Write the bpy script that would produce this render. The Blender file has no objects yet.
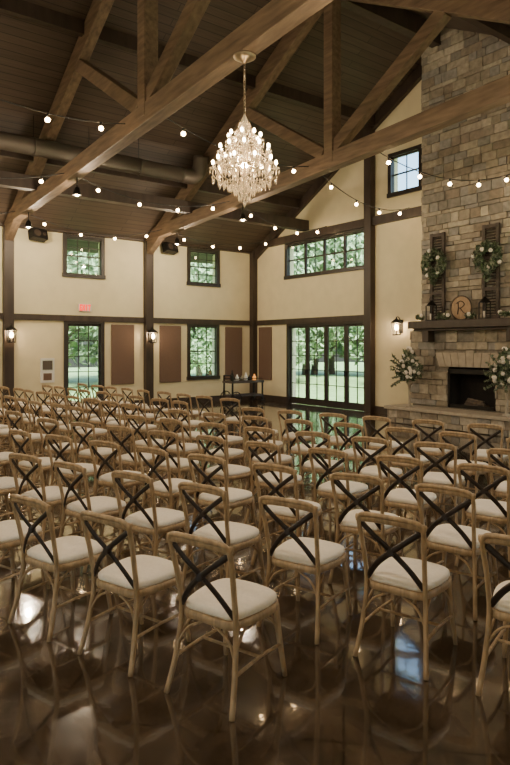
import bpy, bmesh, math, random
from mathutils import Vector, Matrix
R = random.Random(7)
scene = bpy.context.scene
COL = scene.collection

# ------------------------------------------------------------------ materials
def new_mat(name):
    m = bpy.data.materials.new(name); m.use_nodes = True
    nt = m.node_tree; b = nt.nodes["Principled BSDF"]
    return m, nt, b

def mat(name, col, rough=0.6, metal=0.0, var=0.0, scale=8.0, stretch=(1,1,1), bump=0.0, emit=None, estr=0.0, detail=4):
    m, nt, b = new_mat(name)
    b.inputs["Roughness"].default_value = rough
    b.inputs["Metallic"].default_value = metal
    b.inputs["Base Color"].default_value = (*col, 1)
    if var > 0 or bump > 0:
        tc = nt.nodes.new("ShaderNodeTexCoord"); mp = nt.nodes.new("ShaderNodeMapping")
        mp.inputs["Scale"].default_value = stretch
        nz = nt.nodes.new("ShaderNodeTexNoise"); nz.inputs["Scale"].default_value = scale
        nz.inputs["Detail"].default_value = detail
        nt.links.new(tc.outputs["Object"], mp.inputs[0]); nt.links.new(mp.outputs[0], nz.inputs["Vector"])
        cr = nt.nodes.new("ShaderNodeValToRGB")
        cr.color_ramp.elements[0].position = 0.3; cr.color_ramp.elements[1].position = 0.7
        cr.color_ramp.elements[0].color = (*[c*(1-var) for c in col], 1)
        cr.color_ramp.elements[1].color = (*[min(1, c*(1+var)) for c in col], 1)
        nt.links.new(nz.outputs["Fac"], cr.inputs[0]); nt.links.new(cr.outputs[0], b.inputs["Base Color"])
        if bump > 0:
            bp = nt.nodes.new("ShaderNodeBump"); bp.inputs["Strength"].default_value = bump
            bp.inputs["Distance"].default_value = 0.02
            nt.links.new(nz.outputs["Fac"], bp.inputs["Height"]); nt.links.new(bp.outputs[0], b.inputs["Normal"])
    if emit:
        b.inputs["Emission Color"].default_value = (*emit, 1)
        b.inputs["Emission Strength"].default_value = estr
    return m

M = {}
M['plaster'] = mat("cream_plaster", (0.72, 0.64, 0.43), 0.85, var=0.04, scale=3, bump=0.05)
M['trim'] = mat("dark_stained_wood", (0.045, 0.031, 0.023), 0.5, var=0.3, scale=6, stretch=(1,1,.2), bump=0.1)
M['beam'] = mat("truss_timber", (0.165, 0.112, 0.072), 0.6, var=0.35, scale=5, stretch=(3,.4,3), bump=0.2, detail=6)
M['frame'] = mat("window_frame_dark", (0.03, 0.024, 0.02), 0.4)
M['panel'] = mat("acoustic_panel_fabric", (0.15, 0.095, 0.07), 0.9, var=0.1, scale=60, bump=0.1)
M['black'] = mat("black_metal", (0.015, 0.014, 0.013), 0.45, 0.5)
M['chairwood'] = mat("limed_oak", (0.42, 0.30, 0.18), 0.45, var=0.3, scale=14, stretch=(3,3,.6), bump=0.08)
M['cross'] = mat("dark_cross_brace", (0.028, 0.019, 0.015), 0.4, 0.2)
M['cushion'] = mat("cream_linen_cushion", (0.88, 0.82, 0.72), 0.9, var=0.05, scale=50, bump=0.15)
M['duct'] = mat("duct_metal", (0.13, 0.11, 0.09), 0.5, 0.5)
M['bulb'] = mat("warm_bulb", (1, .9, .7), 0.4, emit=(1.0, 0.66, 0.32), estr=60)
M['flame'] = mat("candle_bulb", (1, .9, .7), 0.4, emit=(1.0, 0.74, 0.42), estr=60)
M['wire'] = mat("black_cable", (0.02, 0.02, 0.02), 0.6)
M['white'] = mat("white_paint", (0.75, 0.74, 0.70), 0.5)
M['brass'] = mat("aged_silver", (0.38, 0.31, 0.22), 0.3, 0.9)
M['leaf'] = mat("leaf_green", (0.08, 0.12, 0.06), 0.6, var=0.5, scale=9)
M['leaf2'] = mat("eucalyptus_leaf", (0.19, 0.22, 0.16), 0.6, var=0.4, scale=9)
M['petal'] = mat("white_petal", (0.8, 0.75, 0.68), 0.7)
M['red'] = mat("exit_red", (0.6, 0.02, 0.01), 0.5, emit=(1, .03, .01), estr=2)
M['firebox'] = mat("soot_firebox", (0.012, 0.01, 0.009), 0.9, var=0.4, scale=12)
M['shutter'] = mat("weathered_shutter", (0.07, 0.055, 0.045), 0.7, var=0.4, scale=10)
M['plaque'] = mat("plaque_wood", (0.36, 0.24, 0.14), 0.6, var=0.25, scale=8, stretch=(1,6,1))
M['mortar'] = mat("mortar", (0.24, 0.215, 0.175), 0.95, var=0.2, scale=20, bump=0.3)
STONES = []
for i, c in enumerate([(0.29,.25,.195),(0.36,.315,.245),(0.22,.20,.17),(0.31,.27,.205),(0.27,.255,.23),(0.42,.37,.295),(.24,.20,.155)]):
    STONES.append(mat("ledgestone_%d" % i, c, 0.85, var=0.25, scale=9, bump=0.5, detail=8))
M['lintel'] = mat("cut_stone", (0.38, 0.33, 0.26), 0.8, var=0.15, scale=7, bump=0.2)
M['grass'] = mat("lawn", (0.16, 0.25, 0.09), 0.9, var=0.3, scale=2, bump=0.3)
M['bark'] = mat("bark", (0.12, 0.095, 0.075), 0.9, var=0.3, scale=12)
M['tree'] = mat("tree_leaves", (0.25, 0.35, 0.19), 0.7, var=0.4, scale=1.5)
M['amber'] = mat("amber_glass", (0.6, 0.22, 0.04), 0.15, emit=(1,.4,.08), estr=1.0)

def glass():
    m = bpy.data.materials.new("window_glass"); m.use_nodes = True
    nt = m.node_tree; nt.nodes.clear()
    o = nt.nodes.new("ShaderNodeOutputMaterial"); mx = nt.nodes.new("ShaderNodeMixShader")
    t = nt.nodes.new("ShaderNodeBsdfTransparent"); g = nt.nodes.new("ShaderNodeBsdfGlossy")
    t.inputs[0].default_value = (.90, .98, .96, 1); g.inputs["Roughness"].default_value = 0.02
    mx.inputs[0].default_value = 0.05
    nt.links.new(t.outputs[0], mx.inputs[1]); nt.links.new(g.outputs[0], mx.inputs[2]); nt.links.new(mx.outputs[0], o.inputs[0])
    return m
M['glass'] = glass()

m, nt, b = new_mat("chandelier_crystal")
b.inputs["Base Color"].default_value = (1, .88, .68, 1); b.inputs["Roughness"].default_value = 0.04
b.inputs["Transmission Weight"].default_value = 0.78; b.inputs["IOR"].default_value = 1.5
b.inputs["Emission Color"].default_value = (1, .72, .4, 1); b.inputs["Emission Strength"].default_value = .16  # faint emission paints in the lamp glow caught by the crystals
M['crystal'] = m

# ceiling planks
m, nt, b = new_mat("ceiling_planks")
tc = nt.nodes.new("ShaderNodeTexCoord")
br = nt.nodes.new("ShaderNodeTexBrick"); br.inputs["Scale"].default_value = 1.0
br.inputs["Brick Width"].default_value = 3.2; br.inputs["Row Height"].default_value = 0.16
br.inputs["Mortar Size"].default_value = 0.008; br.inputs["Mortar Smooth"].default_value = 0.2
br.inputs["Color1"].default_value = (0.125, 0.09, 0.066, 1); br.inputs["Color2"].default_value = (0.095, 0.068, 0.05, 1)
br.inputs["Mortar"].default_value = (0.03, 0.022, 0.017, 1)
nz = nt.nodes.new("ShaderNodeTexNoise"); nz.inputs["Scale"].default_value = 3
mp = nt.nodes.new("ShaderNodeMapping"); mp.inputs["Scale"].default_value = (.5, 8, 8)
mx = nt.nodes.new("ShaderNodeMixRGB"); mx.blend_type = 'MULTIPLY'; mx.inputs[0].default_value = 0.6
nt.links.new(tc.outputs["Object"], br.inputs["Vector"]); nt.links.new(tc.outputs["Object"], mp.inputs[0])
nt.links.new(mp.outputs[0], nz.inputs["Vector"]); nt.links.new(br.outputs["Color"], mx.inputs[1])
nt.links.new(nz.outputs["Fac"], mx.inputs[2]); nt.links.new(mx.outputs[0], b.inputs["Base Color"])
b.inputs["Roughness"].default_value = 0.55
M['planks'] = m

# floor : stained polished concrete with saw-cut joints
m, nt, b = new_mat("stained_concrete")
tc = nt.nodes.new("ShaderNodeTexCoord")
n1 = nt.nodes.new("ShaderNodeTexNoise"); n1.inputs["Scale"].default_value = 1.7; n1.inputs["Detail"].default_value = 10; n1.inputs["Roughness"].default_value = 0.75
n1.inputs["Distortion"].default_value = 0.6
nt.links.new(tc.outputs["Object"], n1.inputs["Vector"])
cr = nt.nodes.new("ShaderNodeValToRGB")
cr.color_ramp.elements[0].position = 0.36; cr.color_ramp.elements[0].color = (0.022, 0.015, 0.010, 1)
cr.color_ramp.elements[1].position = 0.70; cr.color_ramp.elements[1].color = (0.115, 0.082, 0.053, 1)
nt.links.new(n1.outputs["Fac"], cr.inputs[0])
mp = nt.nodes.new("ShaderNodeMapping"); mp.inputs["Rotation"].default_value = (0, 0, math.radians(45))
br = nt.nodes.new("ShaderNodeTexBrick"); br.offset = 0; br.inputs["Scale"].default_value = 1
br.inputs["Brick Width"].default_value = 1.5; br.inputs["Row Height"].default_value = 1.5
br.inputs["Mortar Size"].default_value = 0.006
br.inputs["Color1"].default_value = (1,1,1,1); br.inputs["Color2"].default_value = (.85,.85,.85,1); br.inputs["Mortar"].default_value = (.25,.25,.25,1)
nt.links.new(tc.outputs["Object"], mp.inputs[0]); nt.links.new(mp.outputs[0], br.inputs["Vector"])
mx = nt.nodes.new("ShaderNodeMixRGB"); mx.blend_type = 'MULTIPLY'; mx.inputs[0].default_value = 1
nt.links.new(cr.outputs[0], mx.inputs[1]); nt.links.new(br.outputs["Color"], mx.inputs[2]); nt.links.new(mx.outputs[0], b.inputs["Base Color"])
n2 = nt.nodes.new("ShaderNodeTexNoise"); n2.inputs["Scale"].default_value = 5; n2.inputs["Detail"].default_value = 6
nt.links.new(tc.outputs["Object"], n2.inputs["Vector"])
mr = nt.nodes.new("ShaderNodeMapRange"); mr.inputs[3].default_value = 0.06; mr.inputs[4].default_value = 0.20
nt.links.new(n2.outputs["Fac"], mr.inputs[0]); nt.links.new(mr.outputs[0], b.inputs["Roughness"])
bp = nt.nodes.new("ShaderNodeBump"); bp.inputs["Strength"].default_value = 0.045; bp.inputs["Distance"].default_value = 0.02
nt.links.new(n2.outputs["Fac"], bp.inputs["Height"]); nt.links.new(bp.outputs[0], b.inputs["Normal"])
nt.links.new(bp.outputs[0], b.inputs["Coat Normal"])
b.inputs["Specular IOR Level"].default_value = 0.75
b.inputs["Coat Weight"].default_value = 0.85; b.inputs["Coat Roughness"].default_value = 0.04; b.inputs["Coat IOR"].default_value = 1.7
M['floor'] = m

# ------------------------------------------------------------------ mesh builder
def catmull(pts, n=6):
    pts = [Vector(p) for p in pts]; out = []
    P = [pts[0]*2 - pts[1]] + pts + [pts[-1]*2 - pts[-2]]
    for i in range(1, len(P)-2):
        for k in range(n):
            t = k/n
            a, b_, c, d = P[i-1], P[i], P[i+1], P[i+2]
            out.append(0.5*((2*b_) + (c-a)*t + (2*a-5*b_+4*c-d)*t*t + (3*b_-a-3*c+d)*t**3))
    out.append(pts[-1]); return out

class MB:
    def __init__(s): s.bm = bmesh.new(); s.mats = []
    def mi(s, k):
        mm = M[k] if isinstance(k, str) else k
        if mm not in s.mats: s.mats.append(mm)
        return s.mats.index(mm)
    def face(s, vs, k, smooth=False):
        try:
            f = s.bm.faces.new(vs); f.material_index = s.mi(k); f.smooth = smooth; return f
        except ValueError: return None
    def box8(s, c8, k):
        v = [s.bm.verts.new(c) for c in c8]
        for q in ((0,3,2,1),(4,5,6,7),(0,1,5,4),(1,2,6,5),(2,3,7,6),(3,0,4,7)):
            s.face([v[i] for i in q], k)
    def box(s, x0, x1, y0, y1, z0, z1, k):
        s.box8([(x0,y0,z0),(x1,y0,z0),(x1,y1,z0),(x0,y1,z0),(x0,y0,z1),(x1,y0,z1),(x1,y1,z1),(x0,y1,z1)], k)
    def cbox(s, c, sz, k, rot=None):
        h = [v/2 for v in sz]; c = Vector(c)
        pts = [Vector((a*h[0], b_*h[1], d*h[2])) for d in (-1,1) for a,b_ in ((-1,-1),(1,-1),(1,1),(-1,1))]
        s.box8([(rot @ p if rot else p) + c for p in pts], k)
    def beam(s, p0, p1, w, h, k, up=Vector((0,0,1))):
        p0 = Vector(p0); p1 = Vector(p1); t = (p1-p0).normalized()
        if abs(t.dot(up)) > .98: up = Vector((0,1,0))
        sd = t.cross(up).normalized(); u = sd.cross(t).normalized()
        c = []
        for p in (p0, p1):
            for a, b_ in ((-1,-1),(1,-1),(1,1),(-1,1)):
                c.append(p + sd*a*w/2 + u*b_*h/2)
        s.box8(c, k)
    def tube(s, pts, r, k, seg=8, r2=None, up=None, closed=False, cap=True):
        pts = [Vector(p) for p in pts]; n = len(pts)
        rr = r if isinstance(r, (list, tuple)) else [r]*n
        rings = []; prev = None
        for i, p in enumerate(pts):
            if closed: t = pts[(i+1) % n] - pts[i-1]
            else: t = pts[min(i+1, n-1)] - pts[max(i-1, 0)]
            t.normalize()
            if up is not None:
                a = Vector(up) - t*t.dot(Vector(up))
            elif prev is None:
                a = Vector((0,0,1)) if abs(t.z) < .9 else Vector((1,0,0)); a = a - t*t.dot(a)
            else: a = prev - t*t.dot(prev)
            a.normalize(); prev = a; b_ = t.cross(a)
            ra = rr[i]; rb = ra if r2 is None else r2
            rings.append([s.bm.verts.new(p + a*math.cos(2*math.pi*j/seg)*ra + b_*math.sin(2*math.pi*j/seg)*rb) for j in range(seg)])
        m_ = n if closed else n-1
        for i in range(m_):
            A = rings[i]; B = rings[(i+1) % n]
            for j in range(seg):
                s.face([A[j], A[(j+1)%seg], B[(j+1)%seg], B[j]], k, True)
        if cap and not closed:
            s.face(rings[0][::-1], k); s.face(rings[-1], k)
    def lathe(s, prof, c, k, seg=16, axis=None):
        c = Vector(c); rings = []
        q = axis.to_track_quat('Z','Y').to_matrix() if axis is not None else Matrix.Identity(3)
        for r, z in prof:
            rings.append([s.bm.verts.new(c + q @ Vector((r*math.cos(2*math.pi*j/seg), r*math.sin(2*math.pi*j/seg), z))) for j in range(seg)])
        for i in range(len(rings)-1):
            for j in range(seg):
                s.face([rings[i][j], rings[i][(j+1)%seg], rings[i+1][(j+1)%seg], rings[i+1][j]], k, True)
        s.face(rings[0][::-1], k); s.face(rings[-1], k)
    def ball(s, c, r, k, sub=1, sc=(1,1,1)):
        i0 = s.mi(k)
        ret = bmesh.ops.create_icosphere(s.bm, subdivisions=sub, radius=r, matrix=Matrix.Translation(Vector(c)) @ Matrix.Diagonal((*sc, 1)))
        for v in ret['verts']:
            for f in v.link_faces: f.material_index = i0; f.smooth = sub > 1
    def octa(s, c, r, h, k):
        c = Vector(c)
        t = s.bm.verts.new(c+Vector((0,0,h*.4))); d = s.bm.verts.new(c-Vector((0,0,h*.6)))
        rg = [s.bm.verts.new(c+Vector((r*math.cos(a), r*math.sin(a), 0))) for a in (0, math.pi/2, math.pi, 1.5*math.pi)]
        for j in range(4):
            s.face([rg[j], rg[(j+1)%4], t], k); s.face([rg[(j+1)%4], rg[j], d], k)
    def leaf(s, c, size, k):
        n = Vector((R.gauss(0,1), R.gauss(0,1), R.gauss(0,1))).normalized()
        a = n.orthogonal().normalized(); a = Matrix.Rotation(R.uniform(0, 6.28), 3, n) @ a; b_ = n.cross(a)
        c = Vector(c)
        s.face([s.bm.verts.new(c - a*size), s.bm.verts.new(c + b_*size*.45 + n*size*.1), s.bm.verts.new(c + a*size), s.bm.verts.new(c - b_*size*.45 + n*size*.1)], k)
    def done(s, name, parent=None, bevel=0, loc=None, normals=True):
        if normals: bmesh.ops.recalc_face_normals(s.bm, faces=s.bm.faces)
        me = bpy.data.meshes.new(name); s.bm.to_mesh(me); s.bm.free()
        for mm in s.mats: me.materials.append(mm)
        o = bpy.data.objects.new(name, me); COL.objects.link(o)
        if bevel:
            bv = o.modifiers.new("bevel", 'BEVEL'); bv.width = bevel; bv.segments = 2; bv.limit_method = 'ANGLE'
        if parent: o.parent = parent
        if loc: o.location = loc
        return o

def empty(name, loc=(0,0,0)):
    e = bpy.data.objects.new(name, None); e.location = loc; COL.objects.link(e); return e

# ------------------------------------------------------------------ room numbers
XR, YB, XL, YN = 13.3, 17.8, -7.0, -1.5
RIDGE_Y, RIDGE_Z, SL = 9.5, 9.75, 0.55
def roofz(y): return RIDGE_Z - SL*abs(y - RIDGE_Y)
TX = [-3.5, 0.68, 4.80, 9.07]

# floor
f = MB(); f.box(XL-.3, XR+.3, YN-.3, YB+.3, -.2, 0, 'floor'); f.done("floor")
f = MB(); f.box(-40, 60, -30, 60, -.5, -.25, 'grass'); f.done("lawn_ground")

# walls with openings (u, z rectangles)
def wall(name, axis, c0, c1, u0, u1, z0, z1, holes, cut_roof=False):
    mb = MB()
    us = sorted(set([u0, u1] + [h[0] for h in holes] + [h[1] for h in holes]))
    zs = sorted(set([z0, z1] + [h[2] for h in holes] + [h[3] for h in holes]))
    for i in range(len(us)-1):
        for j in range(len(zs)-1):
            a, b_, c, d = us[i], us[i+1], zs[j], zs[j+1]
            if any(h[0]-1e-4 <= a and b_ <= h[1]+1e-4 and h[2]-1e-4 <= c and d <= h[3]+1e-4 for h in holes): continue
            if axis == 'x': mb.box(a, b_, c0, c1, c, d, 'plaster')
            else: mb.box(c0, c1, a, b_, c, d, 'plaster')
    if cut_roof:
        for sgn in (1, -1):
            g = mb.bm.verts[:] + mb.bm.edges[:] + mb.bm.faces[:]
            bmesh.ops.bisect_plane(mb.bm, geom=g, plane_co=(0, RIDGE_Y, RIDGE_Z+.1), plane_no=Vector((0, sgn*SL, 1)).normalized(), clear_outer=True)
    mb.done(name, normals=not cut_roof)

W_back_up = [(6.42, 7.56, 4.0, 5.12), (10.6, 11.74, 4.0, 5.12)]
D_back = (6.45, 7.55, 0.0, 2.6)
W_back_low = (10.6, 11.72, .85, 2.6)
W_left_extra = [(2.2, 3.35, 4.0, 5.12)]
wall("wall_back", 'x', YB, YB+.3, XL-.3, XR+.3, 0, 5.35, W_back_up + W_left_extra + [D_back, W_back_low])
CL = (12.4, 15.95, 4.2, 5.28)
FD = (12.35, 15.85, 0, 2.6)
UW = (10.45, 11.47, 6.08, 7.15)
wall("wall_right", 'y', XR, XR+.3, YN, YB, 0, 9.9, [CL, FD, UW, (.5, 3.8, .9, 2.6), (.5, 3.8, 4.2, 5.2)], True)
wall("wall_left", 'y', XL-.3, XL, YN, YB, 0, 9.9, [(3, 6, .8, 2.6), (12, 15, .8, 2.6)], True)
wall("wall_near", 'x', YN-.3, YN, XL-.3, XR+.3, 0, 3.75, [(-5, -2, .5, 2.6), (5.5, 8.5, .5, 2.6), (9.5, 12.5, .5, 2.6)])

# roof / ceiling
mb = MB()
for sgn in (1, -1):
    ye = YB+.7 if sgn > 0 else YN-.7
    y0, z0, y1, z1 = RIDGE_Y, RIDGE_Z, ye, roofz(ye)
    mb.box8([(XL-.5,y0,z0),(XR+.6,y0,z0),(XR+.6,y1,z1),(XL-.5,y1,z1),(XL-.5,y0,z0+.25),(XR+.6,y0,z0+.25),(XR+.6,y1,z1+.25),(XL-.5,y1,z1+.25)], 'planks')
mb.done("ceiling")

# purlins + ridge beam + wall plates
mb = MB()
mb.box(XL, XR, RIDGE_Y-.12, RIDGE_Y+.12, RIDGE_Z-.5, RIDGE_Z-.05, 'trim')
for yy in (12.0, 15.2, 7.0, 3.8):
    z = roofz(yy); mb.box(XL, XR, yy-.07, yy+.07, z-.26, z+.02, 'trim')
mb.done("trim_purlins")
mb = MB(); mb.box(XL, XR, YB-.12, YB-.001, 5.12+.08, 5.52, 'trim'); mb.done("trim_wall_plate")
mb = MB(); mb.box(XL, XR, 14.85, 15.1, 5.6, 5.92, 'trim'); mb.done("longitudinal_beam")

# trusses
def tiez(y): return 5.34 + .05*(YB-y)
for X in TX:
    mb = MB()
    mb.beam((X, YB-.02, tiez(YB)), (X, 2.95, tiez(2.95)), .24, .34, 'beam')
    off = .28
    for sgn in (1, -1):
        ye = YB-.05 if sgn > 0 else YN+.1
        mb.beam((X, RIDGE_Y, RIDGE_Z-off), (X, ye, roofz(ye)-off), .22, .40, 'beam')
        ky = RIDGE_Y + sgn*.12; be = RIDGE_Y + sgn*2.9
        mb.beam((X, ky, tiez(ky)+.2), (X, be, roofz(be)-off-.18), .2, .26, 'beam')
    mb.beam((X, RIDGE_Y-.1, tiez(RIDGE_Y)-.05), (X, RIDGE_Y-.1, RIDGE_Z-.4), .26, .26, 'beam')
    mb.done("roof_truss", bevel=.012)

# rake trims and posts
mb = MB()
mb.beam((XR-.07, RIDGE_Y, RIDGE_Z-.16), (XR-.07, YB, roofz(YB)-.16), .13, .3, 'trim')
mb.beam((XR-.07, RIDGE_Y, RIDGE_Z-.16), (XR-.07, YN, roofz(YN)-.16), .13, .3, 'trim')
mb.done("trim_rake")
mb = MB()
for X in TX: mb.box(X-.13, X+.13, YB-.2, YB-.001, 0, 5.2, 'trim')
mb.box(XR-.2, XR-.001, YB-.22, YB-.001, 0, 5.6, 'trim')
for Y in (12.17, 4.9): mb.box(XR-.2, XR-.001, Y-.13, Y+.13, 0, roofz(Y)-.2, 'trim')
mb.done("trim_posts", bevel=.01)
mb = MB()
mb.box(XR-.12, XR-.001, 10.0, YB-.2, 5.32, 5.56, 'trim'); mb.box(XR-.12, XR-.001, YN, 6.9, 5.32, 5.56, 'trim')
mb.done("trim_gable_rail")
mb = MB()
mb.box(XL, XR-.2, YB-.07, YB-.001, 2.63, 2.8, 'trim'); mb.box(XR-.07, XR-.001, 12.3, YB-.2, 2.63, 2.8, 'trim')
mb.done("trim_picture_rail")
mb = MB()
for a, b_ in ((XL, 6.35), (7.65, XR-.2)): mb.box(a, b_, YB-.03, YB-.001, 0, .2, 'trim')
mb.done("baseboard_back")
mb = MB()
for a, b_ in ((15.95, YB-.2), (10.5, 12.25)): mb.box(XR-.03, XR-.001, a, b_, 0, .2, 'trim')
mb.done("baseboard_right")

# windows / doors
def opening(name, axis, c, h, cols, rows, units=1, door=False, out=1):
    u0, u1, z0, z1 = h
    mb = MB()
    def bx(a, b_, w0, w1, c0, c1, k):
        w0, w1 = sorted((c + out*w0, c + out*w1))
        if axis == 'x': mb.box(a, b_, w0, w1, c0, c1, k)
        else: mb.box(w0, w1, a, b_, c0, c1, k)
    t = .07
    bx(u0-.07, u0+t*.6, -.05, .1, z0 if door else z0-.07, z1+.06, 'frame'); bx(u1-t*.6, u1+.07, -.05, .1, z0 if door else z0-.07, z1+.06, 'frame')
    bx(u0-.05, u1+.05, -.045, .095, z1-t*.6, z1+.055, 'frame')
    if not door: bx(u0-.09, u1+.09, -.07, .09, z0-.08, z0+.035, 'frame')
    n = units; wu = (u1-u0)/n
    for i in range(n):
        a = u0 + i*wu; b_ = a + wu
        s = .085 if door else .05
        bot = .22 if door else .05
        bx(a+.005, a+s, .03, .085, z0+.01, z1-.02, 'frame'); bx(b_-s, b_-.005, .03, .085, z0+.01, z1-.02, 'frame')
        bx(a+.01, b_-.01, .032, .083, z1-s-.03, z1-.02, 'frame'); bx(a+.01, b_-.01, .032, .083, z0+.01, z0+bot, 'frame')
        for q in range(1, cols):
            x = a+s + (b_-a-2*s)*q/cols; bx(x-.012, x+.012, .045, .07, z0+bot, z1-s, 'frame')
        for q in range(1, rows):
            z = z0+bot + (z1-s-z0-bot)*q/rows; tt = .022 if (not door and rows % 2 == 0 and q == rows//2) else .012
            bx(a+s, b_-s, .047, .068, z-tt, z+tt, 'frame')
        bx(a+s-.01, b_-s+.01, .055, .06, z0+bot-.01, z1-s, 'glass')
        if door:
            xx = b_-.045 if i % 2 == 0 else a+.045
            bx(xx-.015, xx+.015, .0, .03, 1.0, 1.14, 'black')
    mb.done(name)
n = 1
for h in W_back_up + W_left_extra:
    opening("window_%d" % n, 'x', YB, h, 3, 4); n += 1
opening("window_%d" % n, 'x', YB, W_back_low, 3, 4); n += 1
opening("window_%d" % n, 'y', XR, CL, 2, 2, units=4); n += 1
opening("window_%d" % n, 'y', XR, UW, 2, 2); n += 1
for h in ((.5, 3.8, .9, 2.6), (.5, 3.8, 4.2, 5.2)):
    opening("window_%d" % n, 'y', XR, h, 2, 3, units=3); n += 1
for h in ((3, 6, .8, 2.6), (12, 15, .8, 2.6)):
    opening("window_%d" % n, 'y', XL, h, 2, 3, units=3, out=-1); n += 1
for h in ((-5, -2, .5, 2.6), (5.5, 8.5, .5, 2.6), (9.5, 12.5, .5, 2.6)):
    opening("window_%d" % n, 'x', YN, h, 2, 3, units=3, out=-1); n += 1
opening("door_1", 'x', YB, D_back, 3, 5, door=True)
opening("door_2", 'y', XR, FD, 2, 5, units=4, door=True)

# acoustic panels
def panel(axis, a, b_, z0, z1):
    mb = MB()
    if axis == 'x': mb.box(a, b_, YB-.06, YB-.002, z0, z1, 'panel')
    else: mb.box(XR-.06, XR-.002, a, b_, z0, z1, 'panel')
    mb.done("acoustic_wall_panel", bevel=.012)
panel('x', 7.85, 8.6, .72, 2.56); panel('x', 9.5, 10.28, .72, 2.56); panel('x', 12.05, 12.75, .72, 2.56); panel('y', 16.75, 17.45, .72, 2.56)

# exit sign
mb = MB(); mb.box(6.82, 7.2, YB-.06, YB-.002, 2.93, 3.15, 'white')
def glyph(mb, x, w, segs):
    for (a, b_, c, d) in segs: mb.box(x+a*w, x+b_*w, YB-.068, YB-.06, 2.95+c*.18, 2.95+d*.18, 'red')
for i, sg in enumerate([[(0,.36,0,1),(.25,1,0,.25),(.25,.8,.38,.62),(.25,1,.75,1)], [(0,.35,.6,1),(.65,1,.6,1),(0,.35,0,.4),(.65,1,0,.4),(.2,.8,.33,.67)], [(.28,.72,0,1)], [(.3,.7,0,.82),(0,1,.74,1)]]):
    glyph(mb, 6.84+i*.085, .074, sg)
mb.done("exit_sign")
# framed notice
mb = MB(); mb.box(5.7, 6.1, YB-.035, YB-.002, .85, 1.55, 'white'); mb.box(5.74, 6.06, YB-.04, YB-.034, 1.2, 1.5, 'glass')
mb.box(5.76, 6.04, YB-.042, YB-.034, 1.22, 1.48, 'duct'); mb.box(5.78, 6.02, YB-.042, YB-.034, .92, 1.12, 'panel')
mb.done("framed_notice_board")
# speakers
for X, Z in ((5.54, 5.0), (9.72, 5.02)):
    mb = MB(); rot = Matrix.Rotation(math.radians(-18), 3, 'X') @ Matrix.Rotation(math.radians(12), 3, 'Z')
    mb.cbox((X, YB-.32, Z), (.46, .24, .28), 'black', rot)
    fr = rot @ Vector((0,-1,0)); c = Vector((X, YB-.32, Z)) + fr*.121
    sd = rot @ Vector((1,0,0))
    mb.lathe([(.10,0),(.105,.012),(.08,.012),(.03,.002)], c+sd*-.08, 'trim', 16, fr)
    mb.lathe([(.05,0),(.055,.012),(.03,.012),(.01,.004)], c+sd*.13, 'trim', 12, fr)
    mb.tube([(X, YB-.22, Z), (X, YB-.1, Z+.02), (X, YB-.005, Z+.02)], .025, 'black')
    mb.cbox((X, YB-.012, Z+.02), (.14, .02, .18), 'black')
    mb.done("wall_speaker", bevel=.01)

# lantern sconces
def sconce(p, outv, energy=28):
    mb = MB(); p = Vector(p); o = Vector(outv); side = Vector((0,0,1)).cross(o)
    def P(a, b_, z): return p + o*a + side*b_ + Vector((0,0,z))
    mb.beam(P(.001,0,-.12), P(.03,0,-.12), .13, .36, 'black')
    mb.tube(catmull([P(.02,0,.0), P(.1,0,.12), P(.2,0,.13), P(.2,0,.06)], 5), .012, 'black', 6)
    c = .2; w0, w1 = .075, .10
    for a, b_ in ((1,1),(1,-1),(-1,-1),(-1,1)):
        mb.tube([P(c+a*w0, b_*w0, -.33), P(c+a*w1, b_*w1, -.03)], .009, 'black', 6)
    mb.lathe([(.11,-.36),(.11,-.33),(.05,-.34)], P(c,0,0), 'black', 12)
    mb.lathe([(.16,-.03),(.15,-.01),(.07,.06),(.03,.08),(.012,.12)], P(c,0,0), 'black', 12)
    mb.tube([P(c,0,-.33), P(c,0,-.2)], .018, 'petal', 8)
    mb.ball(P(c,0,-.15), .055, 'bulb', 2, (1,1,1.5))
    ob = mb.done("lantern_sconce")
    l = bpy.data.lights.new("sconce_glow", 'POINT'); l.energy = energy; l.color = (1,.72,.45); l.shadow_soft_size = .05
    lo = bpy.data.objects.new("sconce_glow", l); lo.location = P(c+.0,0,-.15+.1); lo.parent = ob; COL.objects.link(lo)
for X in (TX[2], 9.07): sconce((X, YB-.2, 2.35), (0,-1,0))
sconce((XR, 11.1, 2.55), (-1,0,0), 32)

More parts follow.
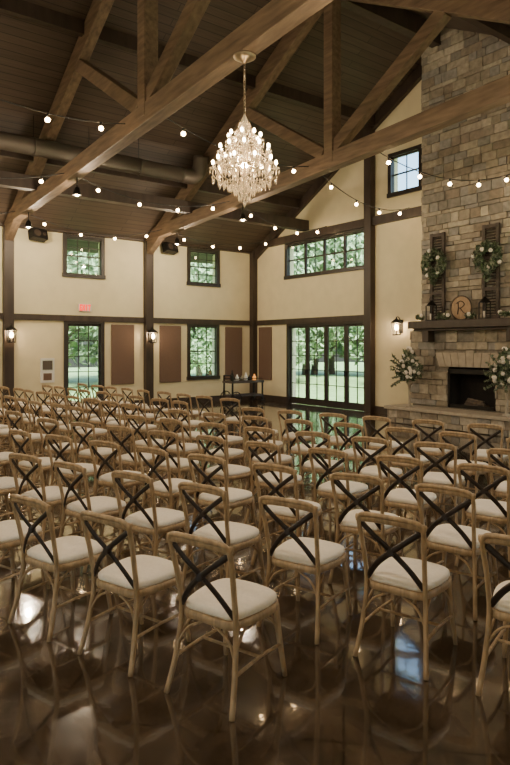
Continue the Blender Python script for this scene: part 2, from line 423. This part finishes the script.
# ------------------------------------------------------------------ fireplace
fp = empty("stone_fireplace", (12.7, 8.45, 0))
FPI = Matrix.Translation((-12.7,-8.45,0))
Y0, Y1 = 6.95, 9.95          # upper chimney
def stones(mb, o, u, n, W, z0, z1, excl=(), hmin=.09, hmax=.24, depth=.05):
    o = Vector(o); u = Vector(u); n = Vector(n); z = z0
    while z < z1 - .03:
        h = R.uniform(hmin, hmax)
        if z1 - (z+h) < .08: h = z1 - z
        a = 0.0
        while a < W - .01:
            w = R.uniform(.16, .62) if h < .2 else R.uniform(.2, .45)
            if W - (a+w) < .12: w = W - a
            segs = [(a, a+w)]
            for e in excl:
                if z+h > e[2]+.01 and z < e[3]-.01:
                    ns = []
                    for s0, s1 in segs:
                        if s1 <= e[0] or s0 >= e[1]: ns.append((s0, s1)); continue
                        if s0 < e[0]: ns.append((s0, e[0]))
                        if s1 > e[1]: ns.append((e[1], s1))
                    segs = ns
            for s0, s1 in segs:
                if s1-s0 < .04: continue
                g = .006; d = depth + R.uniform(-.012, .022); kk = R.choice(STONES)
                c = []
                j = lambda: R.uniform(-.006, .006)
                for dd in (0.0, d):
                    for (uu, zz) in ((s0+g, z+g), (s1-g, z+g), (s1-g, z+h-g), (s0+g, z+h-g)):
                        cu = min(max(uu + j(), 0), W)
                        c.append(o + u*cu + Vector((0,0,zz + j())) + n*(dd + (j() if dd else -.01)))
                mb.box8(c, kk)
            a += w
        z += h
mb = MB()
mb.box(12.75, XR-.002, Y0+.04, Y1-.04, 2.3, 9.9, 'mortar')
stones(mb, (12.75, Y0, 0), (0,1,0), (-1,0,0), Y1-Y0, 2.5, 9.9)
stones(mb, (12.7, Y1-.04, 0), (1,0,0), (0,1,0), .58, 2.5, 9.9)
stones(mb, (12.7, Y0+.04, 0), (1,0,0), (0,-1,0), .58, 2.5, 9.9)
mb.done("chimney_breast", fp, bevel=.006).matrix_parent_inverse = FPI
mb = MB()
B0, B1, BX = 6.75, 10.15, 12.5
F0, F1 = 7.8, 9.05
mb.box(BX+.05, XR-.002, B0+.04, F0, 0, 2.3, 'mortar'); mb.box(BX+.05, XR-.002, F1, B1-.04, 0, 2.3, 'mortar')
mb.box(BX+.05, XR-.002, F0, F1, 1.4, 2.3, 'mortar'); mb.box(BX+.05, XR-.002, F0, F1, 0, .44, 'mortar')
mb.box(BX+.5, XR-.01, F0, F1, .44, 1.4, 'firebox')
mb.box(BX+.05, BX+.5, F0-.001, F0+.02, .44, 1.4, 'firebox'); mb.box(BX+.05, BX+.5, F1-.02, F1+.001, .44, 1.4, 'firebox')
stones(mb, (BX+.05, B0, 0), (0,1,0), (-1,0,0), B1-B0, .46, 2.28, excl=[(F0-B0, F1-B0, 0, 1.4), (F0-B0-.35, F1-B0+.35, 1.4, 1.75)])
stones(mb, (BX, B1-.04, 0), (1,0,0), (0,1,0), .78, .46, 2.28)
stones(mb, (BX, B0+.04, 0), (1,0,0), (0,-1,0), .78, .46, 2.28)
k = 9; w = (F1-F0+.66)/k
for i in range(k):
    a = F0-.33 + i*w; cxm = (F0+F1)/2
    sk = lambda y: (y-cxm)*.12
    hh = .34 + (.06 if i == k//2 else 0)
    mb.box8([(BX-.03,a+.006-sk(a),1.41),(BX+.06,a+.006-sk(a),1.41),(BX+.06,a+w-.006-sk(a+w),1.41),(BX-.03,a+w-.006-sk(a+w),1.41),
             (BX-.03,a+.006,1.4+hh),(BX+.06,a+.006,1.4+hh),(BX+.06,a+w-.006,1.4+hh),(BX-.03,a+w-.006,1.4+hh)], 'lintel')
mb.done("fireplace_surround", fp, bevel=.006).matrix_parent_inverse = FPI
mb = MB()
for a, b_ in ((.5, .53), (1.3, 1.36)): mb.box(BX+.03, BX+.06, F0, F1, a-.05, b_, 'black')
mb.box(BX+.03, BX+.06, F0, F0+.05, .45, 1.36, 'black'); mb.box(BX+.03, BX+.06, F1-.05, F1, .45, 1.36, 'black')
for i in range(5): mb.tube([(BX+.15+R.uniform(0,.1), 8.1+.05*i, .5+.05*(i%3)), (BX+.28, 8.75-.04*i, .52+.06*(i%3))], .04, 'bark', 8)
mb.done("firebox_insert", fp).matrix_parent_inverse = FPI
mb = MB()
mb.box(11.97, 12.62, 6.4, 10.35, 0, .34, 'mortar')
stones(mb, (11.97, 6.4, 0), (0,1,0), (-1,0,0), 3.95, .01, .34, hmin=.1, hmax=.17)
stones(mb, (11.93, 10.35, 0), (1,0,0), (0,1,0), .7, .01, .34, hmin=.1, hmax=.17)
for i in range(5):
    a = 6.3 + i*.83; mb.box(11.85, 12.62, a+.004, a+.826, .345, .42, 'lintel')
mb.done("hearth", fp, bevel=.006).matrix_parent_inverse = FPI
mb = MB()
mb.box(12.15, 12.76, 6.85, 9.95, 2.32, 2.5, 'trim'); mb.box(12.25, 12.7, 6.95, 9.85, 2.26, 2.32, 'trim')
for y in (7.3, 9.5): mb.box(12.25, 12.5, y-.09, y+.09, 2.0, 2.27, 'trim')
mb.done("mantel", fp, bevel=.012).matrix_parent_inverse = FPI

# foliage helper
def foliage(mb, c, rad, n, sz=.05, fl=0, sc=(1,1,1)):
    c = Vector(c)
    for i in range(n):
        v = Vector((R.gauss(0,1), R.gauss(0,1), R.gauss(0,1))).normalized()*rad*R.uniform(.3,1)**.6
        v = Vector((v.x*sc[0], v.y*sc[1], v.z*sc[2]))
        mb.leaf(c+v, sz*R.uniform(.7,1.4), 'leaf' if R.random() < .55 else 'leaf2')
    for i in range(fl):
        v = Vector((-abs(R.gauss(0,1)), R.gauss(0,1), R.gauss(0,.9))).normalized()*rad*.9
        v = Vector((v.x*sc[0], v.y*sc[1], v.z*sc[2]))
        for q in range(7):
            a = q*math.pi*2/6; o = Vector((0, math.cos(a), math.sin(a)))*.028 if q < 6 else Vector((-.014,0,0))
            mb.ball(c+v+o, .027, 'petal', 1)

for yc in (9.42, 7.98):
    mb = MB(); X = 12.6; zt = 4.65
    for dy in (-.17, .17): mb.box(X, X+.06, yc+dy-.035, yc+dy+.035, 2.5, zt, 'shutter')
    for z in (2.52, 3.15, 3.85, zt-.09): mb.box(X+.003, X+.055, yc-.15, yc+.15, z, z+.08, 'shutter')
    for z in [2.64+.065*i for i in range(30)]:
        if not (3.1 < z < 3.26 or 3.8 < z < 3.96): mb.cbox((X+.03, yc, z), (.035, .28, .012), 'shutter', Matrix.Rotation(.6, 3, 'Y'))
    mb.done("wall_shutter")
    mb = MB()
    zc = 3.9; rr = .24
    mb.tube([(X-.07, yc+rr*math.cos(a), zc+rr*math.sin(a)) for a in [i*math.pi/10 for i in range(20)]], .02, 'bark', 6, closed=True)
    for i in range(20):
        a = i*math.pi/10; foliage(mb, (X-.13, yc+rr*math.cos(a), zc+rr*math.sin(a)), .14, 38, .052, 1 if i % 4 == 0 else 0, (.5,1,1))
    foliage(mb, (X-.13, yc, zc-.34), .18, 90, .05, 0, (.4,.6,1.2))
    mb.done("greenery_wreath", normals=False)
    mb = MB(); lx, ly = 12.38, yc
    mb.box(lx-.1, lx+.1, ly-.1, ly+.1, 2.5, 2.53, 'black')
    for a in (-.085, .085):
        for b_ in (-.085, .085): mb.box(lx+a-.01, lx+a+.01, ly+b_-.01, ly+b_+.01, 2.53, 2.87, 'black')
    mb.lathe([(.15,2.87),(.14,2.89),(.05,2.97),(.03,3.0)], (lx,ly,0), 'black', 4)
    mb.tube([(lx, ly+.05*math.cos(a), 3.03+.05*math.sin(a)) for a in [i*math.pi/6 for i in range(12)]], .006, 'black', 5, closed=True)
    mb.tube([(lx,ly,2.53),(lx,ly,2.68)], .035, 'petal', 10)
    mb.done("mantel_lantern")
# monogram plaque
mb = MB(); yc, zc, X = 8.7, 2.79, 12.58
mb.lathe([(.26,0),(.27,.01),(.27,.03),(.26,.04)], (X,yc,zc), 'plaque', 32, Vector((-1,0,0)))
mb.tube([(X-.045, yc+.28*math.cos(a), zc+.28*math.sin(a)) for a in [i*math.pi/16 for i in range(32)]], .014, 'bark', 6, closed=True)
xx = X-.045
mb.tube(catmull([(xx,yc+.09,zc-.15),(xx,yc+.07,zc),(xx,yc+.08,zc+.15)],4), .011, 'trim', 6)
mb.tube(catmull([(xx,yc+.13,zc+.11),(xx,yc+.0,zc+.16),(xx,yc-.09,zc+.08),(xx,yc+.0,zc+.0),(xx,yc+.06,zc)],5), .010, 'trim', 6)
mb.tube(catmull([(xx,yc+.02,zc),(xx,yc-.06,zc-.1),(xx,yc-.14,zc-.15)],5), .010, 'trim', 6)
mb.done("monogram_plaque")
mb = MB()
for y in (7.1, 7.3, 7.5, 9.0, 9.15, 8.35, 9.75): foliage(mb, (12.38, y, 2.6), .11, 60, .045, 1, (.8,1.4,.6))
mb.done("mantel_greenery", normals=False)
# floral arrangements on hearth
for yc in (9.85, 7.28):
    mb = MB()
    c = (12.1, yc, .42)
    mb.lathe([(.10,0),(.10,.02),(.04,.05),(.025,.12),(.025,.4),(.04,.52),(.09,.6),(.11,.68),(.10,.7)], c, 'lintel', 16)
    foliage(mb, (12.08, yc, 1.32), .36, 620, .055, 26, (.75,1,.8))
    foliage(mb, (12.08, yc, 1.64), .21, 170, .055, 7, (.7,.8,1.1))
    for i in range(16):
        a = R.uniform(math.pi*.55, math.pi*1.45); e = Vector((12.1+.4*math.cos(a), yc+.46*math.sin(a), 1.3+R.uniform(-.4,.45)))
        p = catmull([(12.1,yc,1.0), ((12.1+e.x)/2, (yc+e.y)/2, e.z*.5+.6), e], 4); mb.tube(p, .005, 'leaf', 4)
        for q in p[3:]: mb.leaf(q, .06, 'leaf2'); mb.leaf(q, .05, 'leaf')
    mb.done("floral_arrangement", normals=False)

# ------------------------------------------------------------------ cross-back chair
mb = MB()
hoop = catmull([(-.225,-.285,0), (-.205,-.235,.18), (-.188,-.20,.42), (-.192,-.225,.62), (-.205,-.265,.80), (-.196,-.285,.862), (-.15,-.298,.885),
                (0,-.315,.893), (.15,-.298,.885), (.196,-.285,.862), (.205,-.265,.80), (.192,-.225,.62), (.188,-.20,.42), (.205,-.235,.18), (.225,-.285,0)], 4)
mb.tube(hoop, [.0155]*len(hoop), 'chairwood', 8)
mb.tube(catmull([(-.222,-.272,.85), (-.12,-.298,.866), (0,-.308,.872), (.12,-.298,.866), (.222,-.272,.85)], 5), .024, 'chairwood', 8, r2=.012, up=(0,0,1))
for s_ in (1, -1):
    mb.tube(catmull([(-.192*s_,-.268,.825), (-.10*s_,-.272,.755), (0,-.262+.006*s_,.675), (.10*s_,-.238,.585), (.182*s_,-.205,.475)], 5), .018, 'cross', 6, r2=.006, up=(.5*s_,0,.85))
mb.tube([(0,-.275,.675),(0,-.245,.672)], .023, 'cross', 10)
seat = [(-.17,-.2),(-.215,-.05),(-.225,.1),(-.19,.2),(-.08,.235),(.08,.235),(.19,.2),(.225,.1),(.215,-.05),(.17,-.2),(.06,-.215),(-.06,-.215)]
def loop(pts, sc, z): 
    P = [Vector((x*sc, y*sc+.01*(1-sc), 0)) for x, y in pts]; n = len(P); out = []
    for i in range(n):
        a, b_, c, d = P[i-1], P[i], P[(i+1)%n], P[(i+2)%n]
        for k in range(3):
            t = k/3
            v = 0.5*((2*b_)+(c-a)*t+(2*a-5*b_+4*c-d)*t*t+(3*b_-a-3*c+d)*t**3); out.append(Vector((v.x, v.y, z)))
    return out
def stack(layers, k):
    rg = [[mb.bm.verts.new(p) for p in loop(seat, sc, z)] for sc, z in layers]; n = len(rg[0])
    for i in range(len(rg)-1):
        for j in range(n): mb.face([rg[i][j], rg[i][(j+1)%n], rg[i+1][(j+1)%n], rg[i+1][j]], k, True)
    mb.face(rg[0][::-1], k); mb.face(rg[-1], k, True)
stack([(.97,.405),(1.0,.41),(1.01,.43),(1.0,.448),(.97,.451)], 'chairwood')
stack([(.90,.45),(.955,.456),(.97,.468),(.955,.486),(.90,.496),(.7,.504),(.4,.507)], 'cushion')
for sx in (1, -1):
    mb.tube(catmull([(.185*sx,.185,.425),(.195*sx,.20,.25),(.215*sx,.235,0)],4), [.019]*3+[.018]*3+[.015]*2+[.0135], 'chairwood', 8)
    mb.tube(catmull([(.203*sx,.215,.19),(.2*sx,0,.2),(.203*sx,-.235,.19)],3), .010, 'chairwood', 6)
    mb.tube(catmull([(.195*sx,.2,.25),(.185*sx,.15,.34),(.17*sx,.06,.405)],4), .008, 'chairwood', 6)
    mb.tube(catmull([(.196*sx,-.222,.25),(.185*sx,-.17,.34),(.175*sx,-.08,.405)],4), .008, 'chairwood', 6)
    mb.tube(catmull([(.198*sx,-.222,.26),(.14*sx,-.205,.35),(.04*sx,-.2,.405)],4), .008, 'chairwood', 6)
    mb.tube(catmull([(.195*sx,.2,.26),(.14*sx,.2,.35),(.04*sx,.2,.405)],4), .008, 'chairwood', 6)
mb.tube([(-.2,0,.2),(.2,0,.2)], .010, 'chairwood', 6)
chair0 = mb.done("dining_chair")
chair_me = chair0.data
cnt = 0
def place(x, y, ang):
    global cnt
    o = chair0 if cnt == 0 else bpy.data.objects.new("dining_chair", chair_me)
    if cnt: COL.objects.link(o)
    o.location = (x, y, 0); o.rotation_euler = (0, 0, ang - math.pi/2); cnt += 1
th = math.radians(18)
fx, fy = math.cos(th), math.sin(th)
A3 = Vector((1.755, 2.81))
for i in range(0, 7):
    for j in range(-9, 8):
        if i == 0 and j > 0: continue
        if i == 1 and j > 2: continue
        p = A3 + Vector((fx, fy))*(.95*i + .25) + Vector((fy, -fx))*(.73*j - (.05 if i else 0))
        if p.y > 8.75 or p.y < -.9 or p.x > 9.6: continue
        jr = 0 if (i < 2 and j >= -2) else 5
        place(p.x+R.uniform(-.03,.03)*(jr/5), p.y+R.uniform(-.03,.03)*(jr/5), th + math.radians(R.uniform(-5,5)*(.4 if jr == 0 else 1)))
t2 = math.radians(16)
for i in range(0, 8):
    for j in range(0, 9):
        x = 7.0 - 1.0*i - .06*j; y = 9.9 + .76*j + .02*i
        if y > 16.2 or x < -2: continue
        place(x+R.uniform(-.05,.05), y+R.uniform(-.05,.05), t2 + math.radians(R.uniform(-9,9)))

# ------------------------------------------------------------------ chandelier
CX, CY = TX[2], 6.63; ZT = tiez(CY)-.17
mb = MB()
mb.lathe([(.012,3.85),(.05,3.9),(.09,3.96),(.05,4.05),(.03,4.15),(.06,4.25),(.035,4.35),(.025,4.5),(.05,4.6),(.07,4.64),(.03,4.7),(.02,4.85),(.05,4.92),(.02,4.98),(.01,5.02)], (CX,CY,0), 'crystal', 16)
mb.tube([(CX,CY,3.85),(CX,CY,5.02)], .012, 'brass', 8)
mb.octa((CX,CY,3.78), .035, .12, 'crystal')
def arms(n, r, zb, zt_, off, mb=mb):
    for i in range(n):
        a = off + i*2*math.pi/n; d = Vector((math.cos(a), math.sin(a), 0)); c = Vector((CX,CY,0))
        def Q(rr, zz): return c + d*rr + Vector((0,0,zz))
        p = catmull([Q(.03,zb), Q(r*.35,zb-.08), Q(r*.75,zb-.07), Q(r,zb+.02), Q(r,zt_)], 4)
        mb.tube(p, .008, 'brass', 6)
        mb.lathe([(.012,0),(.045,.015),(.05,.025),(.02,.025)], Q(r,zt_), 'crystal', 10)
        mb.tube([Q(r,zt_+.02), Q(r,zt_+.07)], .009, 'petal', 6)
        mb.ball(Q(r,zt_+.1), .023, 'flame', 1, (1,1,1.6))
        for q in range(6):
            b_ = q*math.pi/3; mb.octa(Q(r,zt_-.03)+Vector((.045*math.cos(b_),.045*math.sin(b_),0)), .012, .07, 'crystal')
        for q in (3, 5, 7, 9, 11, 13): mb.octa(p[q]-Vector((0,0,.05)), .014, .09, 'crystal')
        mb.octa(Q(r,zb-.06), .017, .11, 'crystal')
        top = Q(.06, 4.92)
        for q in range(1, 16):
            t = q/16; v = top.lerp(Q(r,zt_), t) - Vector((0,0,.18*math.sin(math.pi*t)*(1 if r > .3 else .6)))
            mb.octa(v, .013, .034, 'crystal')
arms(10, .43, 4.14, 4.24, 0); arms(10, .34, 4.34, 4.44, .3); arms(8, .22, 4.54, 4.62, 0)
for n_, r_, z_ in ((20,.14,3.92),(12,.08,3.84),(26,.21,3.98),(32,.28,4.04),(38,.36,4.10),(12,.07,4.86),(16,.12,4.5),(20,.2,4.34),(30,.31,4.26),(14,.13,4.74)):
    for i in range(n_):
        a = i*2*math.pi/n_; mb.octa((CX+r_*math.cos(a), CY+r_*math.sin(a), z_), .015, .09, 'crystal')
for v in mb.bm.verts:
    v.co.x = CX + (v.co.x-CX)*.97; v.co.y = CY + (v.co.y-CY)*.97; v.co.z = 4.40 + (v.co.z-4.42)*.95
mb.lathe([(.15,ZT-.001),(.15,ZT-.02),(.10,ZT-.05),(.04,ZT-.08),(.02,ZT-.1)][::-1], (CX,CY,0), 'brass', 24)
z = ZT-.1; k = 0
while z > 4.96:
    pts = []
    for q in range(8):
        a = q*math.pi/4; u_ = Vector((1,0,0)) if k % 2 else Vector((0,1,0))
        pts.append(Vector((CX,CY,z-.025)) + u_*.014*math.cos(a) + Vector((0,0,.028*math.sin(a))))
    mb.tube(pts, .0045, 'brass', 5, closed=True); z -= .042; k += 1
mb.tube([(CX+.01,CY,ZT-.08),(CX+.02,CY,5.4),(CX,CY,4.96)], .005, 'wire', 5)
ch = mb.done("crystal_chandelier")

def lamp(name, loc, e, col=(1,.78,.52), r=.08, parent=None):
    l = bpy.data.lights.new(name, 'POINT'); l.energy = e; l.color = col; l.shadow_soft_size = r
    o = bpy.data.objects.new(name, l); o.location = loc; COL.objects.link(o)
    if parent: o.parent = parent
    return o
lamp("chandelier_glow", (CX, CY, 4.3), 170, (1,.74,.45), .08, ch)

for X in TX:  # pendants on each truss, added to carry fill light for the room
    for Y in (3.9, 12.6, 15.9):
        z = tiez(Y)-.17
        mb = MB(); mb.tube([(X,Y,z+.001),(X,Y,z-.22)], .012, 'black', 6)
        mb.lathe([(.02,z-.2),(.055,z-.23),(.085,z-.36),(.09,z-.38),(.08,z-.38),(.07,z-.35)], (X,Y,0), 'black', 16)
        mb.ball((X,Y,z-.35), .05, 'bulb', 2)
        o = mb.done("fill_pendant", normals=False)
        lamp("pendant_fill_light", (X,Y,z-.46), 235 if Y < 5 else 155, (1,.80,.56), .06, o)

# ------------------------------------------------------------------ string lights
mb = MB()
def strand(p0, p1, sag=.35, sp=.95):
    p0 = Vector(p0); p1 = Vector(p1); L = (p1-p0).length; n = 14
    f_ = lambda t: p0.lerp(p1, t) - Vector((0,0,4*sag*t*(1-t)))
    mb.tube([f_(i/n) for i in range(n+1)], .010, 'wire', 5)
    k = max(2, int(L/sp))
    for i in range(k):
        q = f_((i+.5)/k); mb.tube([q, q-Vector((0,0,.07))], .018, 'wire', 6); mb.ball(q-Vector((0,0,.10)), .041, 'bulb', 2)
for Y in (16.6, 13.0, 9.2):
    xs = TX
    for a, b_ in zip(xs[:-1], xs[1:]): 
        strand((a+.13, Y, tiez(Y)), (b_-.13, Y + (.8 if Y < 10 else 0), tiez(Y)), .25 if Y < 10 else .35)
for Y, Y2 in ((16.6,16.4),(13.0,14.0),(10.0,10.8)): strand((9.2, Y, tiez(Y)), (XR-.03, Y2, 5.6))
strand((9.2, 8.4, tiez(8.4)), (12.66, 7.3, 5.7), .4, .7)
mb.done("string_lights")

# ------------------------------------------------------------------ duct
mb = MB()
mb.tube([(XL+.01,14.2,6.4),(8.2,14.2,6.4)], .2, 'duct', 20)
x = XL+1
while x < 8.2:
    mb.tube([(x-.02,14.2,6.4),(x+.02,14.2,6.4)], .212, 'duct', 20); 
    mb.tube([(x,14.2,6.6),(x,14.2,7.1)], .008, 'black', 5); x += 1.3
mb.tube(catmull([(8.2,14.2,6.4),(8.6,14.2,6.42),(8.75,14.15,6.6),(8.78,14.1,6.95)],5), .2, 'duct', 20)
mb.done("spiral_duct")

# ------------------------------------------------------------------ serving cart
mb = MB(); cx, cy = 11.9, 16.5
def bb(a, b_, c, d, e, f_, k): mb.box(cx+a, cx+b_, cy+c, cy+d, e, f_, k)
bb(-.65,.65,-.27,.27,.70,.77,'shutter'); bb(-.62,.62,-.25,.25,.27,.32,'shutter')
for a in (-.6,.6):
    for b_ in (-.24,.24): bb(a-.022,a+.022,b_-.022,b_+.022,.1,.95 if a < 0 else .74,'black')
mb.tube([(cx-.6,cy-.24,.95),(cx-.6,cy+.24,.95)], .018, 'black', 6)
mb.tube([(cx-.6,cy-.24,.84),(cx+.6,cy-.24,.84)], .012, 'black', 6); mb.tube([(cx-.6,cy+.24,.84),(cx+.6,cy+.24,.84)], .012, 'black', 6)
for a, r_ in ((-.5,.22),(.55,.12)):
    for b_ in (-.3,.3):
        c = Vector((cx+a, cy+b_, r_+.002))
        mb.tube([c+Vector((r_*.93*math.cos(t),0,r_*.93*math.sin(t))) for t in [i*math.pi/10 for i in range(20)]], r_*.07, 'black', 6, closed=True)
        for q in range(4):
            t = q*math.pi/4; v = Vector((math.cos(t),0,math.sin(t)))*r_*.9; mb.tube([c-v, c+v], .009, 'black', 5)
    mb.tube([(cx+a,cy-.31,r_),(cx+a,cy+.31,r_)], .014, 'black', 6)
mb.done("bar_cart")
for i, (dx, h, k) in enumerate(((-.45,.34,'black'),(-.25,.2,'white'),(-.05,.16,'brass'),(.10,.26,'white'),(.25,.18,'black'),(.45,.2,'amber'))):
    mb = MB(); mb.lathe([(.05,0),(.06,.02),(.06,h*.55),(.025,h*.75),(.02,h)], (cx+dx, cy, .771), k, 12)
    mb.done("candle_jar" if k == 'amber' else "decanter")

# ------------------------------------------------------------------ trees outside
def tree_mesh(seed):
    R.seed(seed); mb = MB()
    mb.tube([(0,0,0),(.1,.05,2),(0,.1,4.5)], [.22,.17,.08], 'bark', 8)
    blobs = [(Vector((R.uniform(-1.6,1.6), R.uniform(-1.6,1.6), R.uniform(2.0,7.5))), R.uniform(1.0,1.7)) for _ in range(13)]
    for c, r_ in blobs:
        mb.tube([(0,.05,max(1.2,c.z-2)), c], [.06,.02], 'bark', 5)
        for _ in range(330):
            v = Vector((R.gauss(0,1), R.gauss(0,1), R.gauss(0,1))).normalized()*r_*R.uniform(.55,1)
            mb.leaf(c+v, R.uniform(.13,.26), 'tree')
    o = mb.done("leafy_tree", normals=False); return o
t0 = [tree_mesh(3), tree_mesh(11)]
R.seed(5)
pos = []
for x in range(-4, 26, 4): pos.append((x+R.uniform(-.8,.8), 28+R.uniform(-1.5,2)))
for x in range(-6, 34, 3): pos.append((x+R.uniform(-.8,.8), 35+R.uniform(-1.5,2)))
for y in range(-2, 24, 4): pos.append((25.5+R.uniform(-1.5,2), y+R.uniform(-.8,.8)))
for y in range(-2, 36, 3): pos.append((33+R.uniform(-1.5,2), y+R.uniform(-.8,.8)))
for i, (x, y) in enumerate(pos):
    o = t0[i] if i < 2 else bpy.data.objects.new("leafy_tree", t0[i % 2].data)
    if i >= 2: COL.objects.link(o)
    s = R.uniform(.85, 1.2) * (1.25 if (y > 32 or x > 31) else 1); o.scale = (s, s, s); o.location = (x, y, -.26); o.rotation_euler = (0,0,R.uniform(0,6.28))

# ------------------------------------------------------------------ world, sun
w = bpy.data.worlds.new("sky"); scene.world = w; w.use_nodes = True
nt = w.node_tree; bg = nt.nodes["Background"]
sk = nt.nodes.new("ShaderNodeTexSky"); sk.sky_type = 'NISHITA'; sk.sun_disc = False
sk.sun_elevation = math.radians(60); sk.sun_rotation = math.radians(200); sk.dust_density = 5
nt.links.new(sk.outputs[0], bg.inputs[0]); bg.inputs[1].default_value = 1.25
l = bpy.data.lights.new("sun", 'SUN'); l.energy = 18; l.angle = .02; l.color = (1,.97,.9)
o = bpy.data.objects.new("sun", l); o.rotation_euler = (math.radians(28), 0, math.radians(-35)); COL.objects.link(o)

# ------------------------------------------------------------------ camera
cam = bpy.data.cameras.new("camera"); cam.sensor_width = 36; cam.sensor_fit = 'AUTO'
cam.lens = 620/765*36; cam.shift_y = -36.5/765; cam.clip_start = .05; cam.clip_end = 300
co = bpy.data.objects.new("camera", cam); co.location = (0, 0, 1.9)
co.rotation_euler = (math.radians(90), 0, -math.radians(36.87)); COL.objects.link(co)
scene.camera = co
